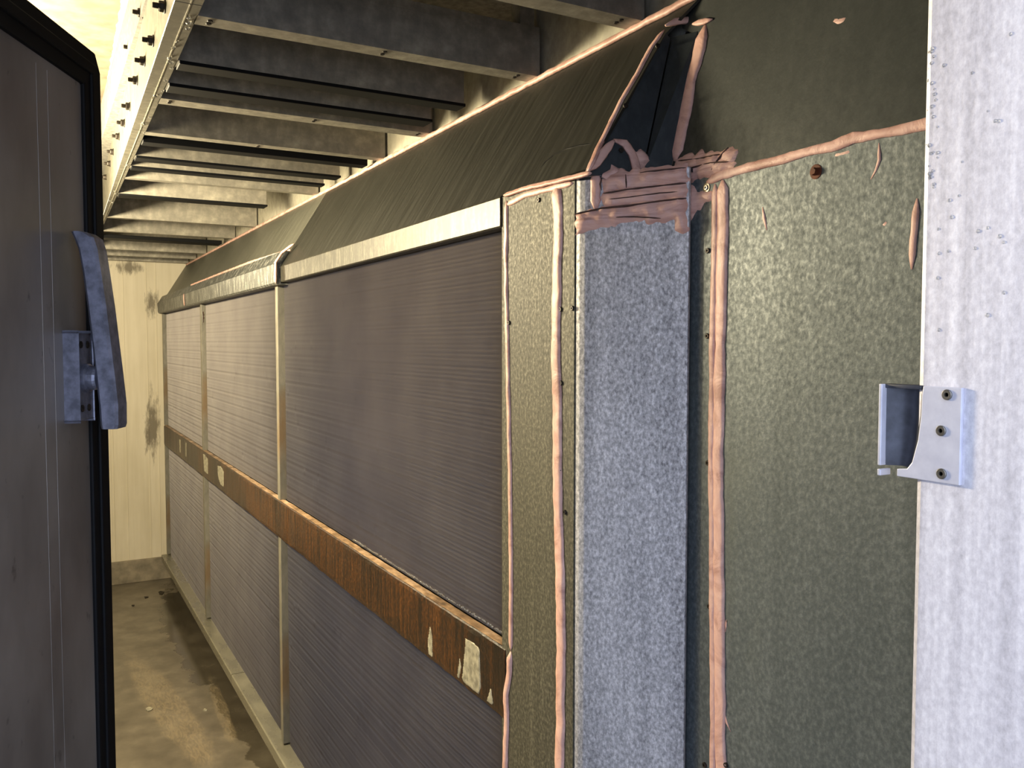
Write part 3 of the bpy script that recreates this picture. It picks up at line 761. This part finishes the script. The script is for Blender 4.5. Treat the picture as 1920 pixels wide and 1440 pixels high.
tag(o, 'dark galvanised panel above the sealant seam at upper right', 'metal panel')
pn = Vector((-.368, -.911, .186)).normalized()
pa, pb, pc, pd = Vector((.680, .999, 1.735)), Vector((.8071, .9864, 1.950)), Vector((.8260, .9400, 1.940)), Vector((.789, .951, 1.745))
mt = Vector((.8116, .9808, 1.9416)); mb_ = Vector((.752, .9680, 1.742))
o = sheet([pa, mb_, mt, pb], pn, .003).build('patch_plate', M['galv_patch'], at=pa); tag(o, 'dark triangular patch plate, the half against the sloping hood', 'patch plate', 'triangular patch plates')
off = pn * .0025
g = (mb_ - pa).normalized() * .0022
o = sheet([mb_ + g + off, pd + off, pc + off, mt + g + off], pn, .003).build('patch_plate', M['galv_patch'], at=pd); tag(o, 'dark narrow patch plate, the half against the upper side panel', 'patch plate', 'triangular patch plates')
o = MB().prism([(.681, 1.022, 1.732), (.772, .8925, 1.732), (.80, .90, 1.732), (.81, .96, 1.732), (.70, 1.03, 1.732)], (0, 0, .004)).build('closing_plate', M['galv_patch'], at=(.74, .96, 1.732))
tag(o, 'small metal cap under the sealant on top of the corner panel', 'metal cap')

# ------------------------------------------------------------------ ceiling steel: bolted edge beam and joists
def bx_l(y): return .1785 + .0205 * (y - 1.0) if y < 3.7 else .2338 + .0205 * (y - 3.7) * .4
def bx_r(y): return .2205 + .0115 * (y - 1.0) if y < 3.7 else .2515 + .0205 * (y - 3.7) * .4
beam = thing('edge_beam', 'long zinc ceiling beam with bolts in its web, at upper left', 'beam', (.21, 2.8, 2.0))
segs = [.50, 1.21, 1.345, 2.19, 3.7, 5.74]
m = MB()
for a, b in zip(segs, segs[1:]):
    g = .0012
    vs = []
    for y in (a + g, b - g):
        l, r = bx_l(y), bx_r(y)
        vs += [(l, y, 2.284), (l, y, 2.0008), (l + .0008, y, 2.0), (r, y, 2.0), (r, y, 2.0035), (l + .0035, y, 2.0035), (l + .0035, y, 2.284)]
    fs = [(i, (i + 1) % 7, 7 + (i + 1) % 7, 7 + i) for i in range(7)] + [tuple(range(7)), tuple(range(7, 14))]
    m.add(vs, fs)
m.build('channel', M['beam'], beam)
m = MB()                                                             # thin scribed line along the flange
for a, b in zip(segs, segs[1:]):
    vs = [((bx_l(y) * .42 + bx_r(y) * .58) + d, y, z) for y in (a + .002, b - .002) for d, z in ((-.0009, 2.0005), (-.0009, 1.9992), (.0009, 1.9992), (.0009, 2.0005))]
    m.add(vs, [(i, (i + 1) % 4, 4 + (i + 1) % 4, 4 + i) for i in range(4)] + [(0, 1, 2, 3), (4, 5, 6, 7)])
m.build('lip_line', M['bare'], beam)
BOLTS = [(1.28, 2.03), (1.4589, 2.030), (1.6484, 2.0357), (1.8177, 2.0491), (1.9962, 2.060), (2.2178, 2.0589), (2.4057, 2.0627), (2.6243, 2.0753), (2.9153, 2.0898), (3.1067, 2.0893), (1.8417, 2.1491), (2.1042, 2.1611), (1.50, 2.155), (3.38, 2.092)]
m0 = MB().cyl((0, 0, 0), (-1, 0, 0), .0105, .0025, 18).cyl((-.0025, 0, 0), (-1, 0, 0), .0085, .0075, 6).cyl((-.010, 0, 0), (-1, 0, 0), .0045, .009, 12)
b0 = None
for y, z in BOLTS:
    if b0 is None: b0 = m0.build('bolt', M['bolt'], at=(0, 0, 0)); bo = b0
    else: bo = b0.copy(); C.objects.link(bo)
    bo.parent = beam
    bo.location = Vector((bx_l(y), y, z)) - beam.location
rnd = random.Random(5)
m = MB()
for i in range(26):
    y = 1.40 + rnd.random() * .75 if i < 20 else 2.2 + rnd.random() * 1.2
    m.ball((bx_r(y) - .002 - rnd.random() * .014, y, 1.9995), .0022 + rnd.random() * .0026, .9, 10)
m.build('droplets', M['water'], beam, smooth=True, label='water droplets hanging from the flange')['kind'] = 'stuff'
o = bead([(bx_l(y) - .004, y, 2.276) for y in (.55, 1.0, 1.6, 2.2, 2.9, 3.6, 4.6, 5.7)], (-.8, 0, -.6), .017, .010, 31).build('sealant_bead', M['seal'], at=(.2, 3, 2.27), smooth=True)
tag(o, 'long sealant bead where the bolted beam meets the cream ceiling', 'sealant', 'sealant beads')

# joists: (y of the face, flange depth, short of wall, strip of black rubber (y offset, depth), label, screws x)
J = [(1.072, .042, 0, None, 'nearest ceiling joist, cut off by the top edge of the photo', [.80]),
     (1.387, .040, 0, None, 'dark-faced ceiling joist with paired screws, nearest one seen whole', [.245, .532, .795]),
     (1.620, .042, .045, (.0, .042), 'mottled ceiling joist with a black underside, just behind the screwed one', []),
     (1.768, .050, .055, (.0, .050), 'darkest brown ceiling joist with a black underside', []),
     (1.885, .046, 0, None, 'ceiling joist with screws in a pale flange, right behind the darkest one', [.25, .554, .806]),
     (2.200, .034, 0, (.085, .045), 'mottled ceiling joist with a pale flange and a black bar behind it', [.50]),
     (2.488, .052, .035, (.0, .052), 'smooth grey ceiling joist with a black underside, midway along', []),
     (2.636, .040, .04, (.0, .040), 'thin-looking shaded ceiling joist with a black underside, midway along', []),
     (2.830, .030, 0, None, 'plain pale ceiling joist between the black-edged ones', []),
     (3.140, .060, .10, (.0, .060), 'bright ceiling joist ending short, with a black bar underneath', []),
     (3.750, .030, 0, None, 'tall bright ceiling joist beyond the widest gap', []),
     (4.215, .030, 0, (.22, .10), 'bright ceiling joist with a thick black bar behind it', []),
     (5.010, .030, 0, None, 'third ceiling joist from the end wall', []),
     (5.360, .030, 0, None, 'second ceiling joist from the end wall', []),
     (5.655, .030, 0, None, 'last ceiling joist, against the end wall', [])]
for y, fd, short, rub, lab, scr in J:
    x0 = bx_r(y) - .001; x1 = .835 - short; top = 2.090
    t = thing('ceiling_joist', lab, 'joist', ((x0 + x1) / 2, y, 2.0), 'ceiling joists')
    m = MB().prism([(x0, y, 2.0), (x0, y + fd, 2.0), (x0, y + fd, 2.0035), (x0, y + .0035, 2.0035), (x0, y + .0035, top - .0035), (x0, y + fd, top - .0035), (x0, y + fd, top), (x0, y, top)], (x1 - x0, 0, 0))
    m.prism([(x0, y - .0012, 2.074), (x0, y + .001, 2.074), (x0, y + .001, 2.0752), (x0, y - .0012, 2.0752)], (x1 - x0, 0, 0))
    for e in (x0, x1 - .003): m.box((e, y + .002, 2.002), (e + .003, y + fd, top - .002))
    m.build('channel', M['joist'], t)
    # hangers up to the deck
    for xx in (x0 + .01, x1 - .04): MB().box((xx, y + .004, top - .001), (xx + .03, y + fd - .003, 2.141)).build('hanger', M['joist'], t)
    if rub: MB().box((x0 + .004, y + rub[0] - .0005, 1.9945), (x1 + (.004 if rub[0] == 0 else -.02), y + rub[0] + rub[1], 2.001 if rub[0] == 0 else 2.012), .001).build('rubber_strip', M['rubber'], t)
    for xs in scr:
        MB().cyl((xs, y + .013, 2.0005), (0, 0, -1), .0042, .0022, 14, cap_in=.0012).cyl((xs, y + .026, 2.0005), (0, 0, -1), .0042, .0022, 14, cap_in=.0012).build('screw', M['bolt'], t)

o = bead([(.8345, y, 1.996) for y in (.40, .9, 1.4, 1.9, 2.4, 2.9, 3.4, 3.9, 4.4, 4.9, 5.4, 5.73)], (-.75, 0, .66), .0085, .006, 21).build('sealant_bead', M['seal'], at=(.835, 3, 1.99), smooth=True)
tag(o, 'long sealant bead along the top edge of the sloping hood', 'sealant', 'sealant beads')
o = bead([(.7115, 2.728, 1.797), (.690, 3.2, 1.797), (.690, 3.8, 1.797), (.690, 4.6, 1.795)], (-.85, 0, .53), .0055, .004, 22).build('sealant_bead', M['seal'], at=(.69, 3.5, 1.79), smooth=True)
tag(o, 'thin sealant bead along the upper edge of the dull cover strip', 'sealant', 'sealant beads')
o = bead([(.661, 2.716, 1.688), (.6605, 2.716, 1.72), (.662, 2.716, 1.754), (.680, 2.706, 1.785), (.706, 2.66, 1.81)], (-.8, -.5, .3), .0045, .004, 23).build('sealant_bead', M['seal'], at=(.68, 2.71, 1.75), smooth=True)
tag(o, 'hooked sealant bead where the two cover strips meet', 'sealant', 'sealant beads')
o = bead([(.659, 4.622, 1.690), (.657, 4.622, 1.72), (.657, 4.622, 1.752)], (-1, 0, 0), .006, .003, 24).build('sealant_bead', M['seal'], at=(.66, 4.62, 1.7), smooth=True)
tag(o, 'short pale sealant mark across the far cover strip joint', 'sealant', 'sealant beads')

# ------------------------------------------------------------------ hand-gunned sealant and screws around the corner
BL = {'strip_top': 'thin sealant bead along the top of the narrow filler panel', 'strip_left': 'thin sealant bead between the dark upper coil and the filler panel', 'strip_left_low': 'lumpy sealant bead beside the near end of the rusty rail',
      'strip_mid': 'tall pink sealant bead down the filler panel', 'strip_cap': 'short sealant bead just under the hood at the filler panel', 'panel_wide': 'tall wide pink sealant bead right of the pale corner panel',
      'panel_thin': 'tall thin pink sealant bead hugging the wide one', 'seam': 'pink sealant bead rising to the jamb along the upper right seam', 'tape_right': 'flat pink sealant band along the right side of the triangular patch',
      'patch_top': 'sealant bead across the top of the triangular patch', 'patch_topr': 'ragged sealant end at the tip of the triangular patch', 'patch_left': 'sealant bead along the sloping left side of the triangular patch',
      'loop_left': 'left stroke of the sealant arch at the foot of the patch', 'loop_right': 'right stroke of the sealant arch at the foot of the patch', 'post_short': 'short upright pink sealant stroke at the top of the corner panel',
      'drip': 'thin sealant drip hanging below the seam near the jamb', 'edge_bead': 'sealant bead half hidden behind the jamb', 'scrap_low': 'sliver of sealant peeling near the bottom of the wide bead', 'scrap_mid': 'tiny sealant curl beside the wide bead', 'streak': 'faint sealant streak on the wide grey-green panel'}
for i, (nm, nrm, w, pts) in enumerate(BEADS):
    tall = nm in ('strip_mid', 'panel_wide', 'panel_thin', 'strip_left')
    o = bead(pts, nrm, w, w * (.35 if w > .008 else .55), i + 1, .16 if tall else .25).build('sealant_bead', M['seal'], at=pts[-1], smooth=True)
    tag(o, BL[nm], 'sealant', 'sealant beads')
SL = {'lower_band': 'broad pink sealant band across the top of the pale corner panel', 'lower_band_r': 'ragged sealant smear beside the lone screw right of the corner panel', 'middle_band': 'flat pink sealant band second from the bottom above the corner panel',
      'upper_low': 'thick sealant fill between the arch and the flat bands', 'upper_r': 'sealant smear joining the broad bands to the rising seam', 'upper_mass': 'lumpy sealant mass at the foot of the triangular patch',
      'upper_flare': 'ragged brushed-out sealant flare on the dark upper panel', 'blob': 'round sealant blob beside the arch', 'smear_a': 'leaf-shaped sealant smear high on the dark upper panel', 'smear_b': 'small faint sealant smear below the leaf-shaped one',
      'smear_c': 'small round sealant spot on the wide grey-green panel', 'ragged': 'ragged sealant patch under the rising seam'}
for i, (nm, nrm, pts) in enumerate(SMEARS):
    h = .0012 if nm in ('smear_a', 'smear_b', 'smear_c', 'ragged') else {'lower_band': .009, 'middle_band': .005, 'upper_low': .0085}.get(nm, .006)
    o = smear(pts, nrm, h, i + 2, .0012 if h < .002 else .0045).build('sealant_smear', M['seal_trowelled'], at=pts[0], smooth=True)
    tag(o, SL[nm], 'sealant', 'sealant smears')
    for j, (own, cn, w, cp) in enumerate(CRACKS):
        if own == nm:
            off = Vector(cn).normalized() * h * .62
            bead([Vector(p) + off for p in cp], cn, w, .0022, 60 + j, .5, .004).build('crack', M['crack'], o, label='dark crack in the sealant')
SCL = ['screw at the top of the narrow filler panel', 'screw against the pink bead, upper pair on the filler panel', 'screw near the fold, upper pair on the filler panel', 'lone screw beside the pink bead below the upper pair', 'screw beside the pink bead level with the strike plate',
       'small screw near the fold low on the filler panel', 'screw on the pink bead level with the rail end', 'screw at the coil edge of the filler panel', 'washered screw in the gap of the sealant above the thin bead', 'screw left of the thin bead, just below the washered one',
       'screw left of the thin bead at eye level', 'screw left of the thin bead below eye level', 'screw left of the thin bead, low down', 'screw left of the double bead at the bottom edge', 'screw right of the double bead at the bottom edge',
       'rusty bolt head on the wide panel under the seam', 'screw in the small plate inside the sealant arch', 'screw at the top left of the triangular patch', 'screw at the top right of the triangular patch', 'screw on the right half of the triangular patch', 'screw on the left edge of the triangular patch']
for i, ((pl, nrm, p), lab) in enumerate(zip(SCREWS, SCL)):
    rust = i == 15; n = Vector(nrm); q = Vector(p) + n * (.002 if pl == 'patch' else -.0003)
    r = .0045 if rust else .0036
    m = MB()
    if i in (8, 15): m.cyl(q, n, r * 1.9, .0012, 18)
    m.cyl(q, n, r, .0028 if not rust else .006, 6 if rust else 16, cap_in=0 if rust else .0014)
    o = m.build('screw', M['screw_rust'] if rust else (M['screw'] if i == 8 else M['bolt']), at=q); tag(o, lab, 'screw', 'casing screws')

# row of droplets under the near upper coil, and flecks of debris on the floor
m = MB(); rnd = random.Random(8); y = 1.27
while y < 2.1:
    m.ball((CX - .0015, y, .9895 + rnd.random() * .002), .0014 + rnd.random() * .0013, 1.1, 8); y += .0045 + rnd.random() * .007
o = m.build('water_droplets', M['water'], at=(CX, 1.6, .985), smooth=True); tag(o, 'row of bright water droplets along the foot of the dark upper coil', 'water droplets', kind='stuff')
fl = [((.362, 3.69), .011, 'bare', 'pale fleck of debris on the floor, the larger one'), ((.56, 3.57), .006, 'bare', 'pale fleck of debris on the floor, the small one near the sill'), ((.61, 5.40), .016, 'bolt', 'dark crumb of dirt near the kerb, the biggest one'), ((.52, 5.35), .009, 'bolt', 'dark crumb of dirt near the kerb, middle one'), ((.44, 5.22), .009, 'bolt', 'dark crumb of dirt near the kerb, beside the door edge')]
for (x, y), r, mt_, lab in fl:
    rr = random.Random(int(x * 1000))
    pts = [(x + math.cos(a) * r * (.5 + rr.random()), y + math.sin(a) * r * 2 * (.4 + rr.random()), .0005) for a in [k * math.pi / 4 for k in range(8)]]
    o = MB().prism(pts, (0, 0, .004)).build('debris_fleck', M[mt_], at=(x, y, 0)); tag(o, lab, 'debris', 'flecks on the floor')
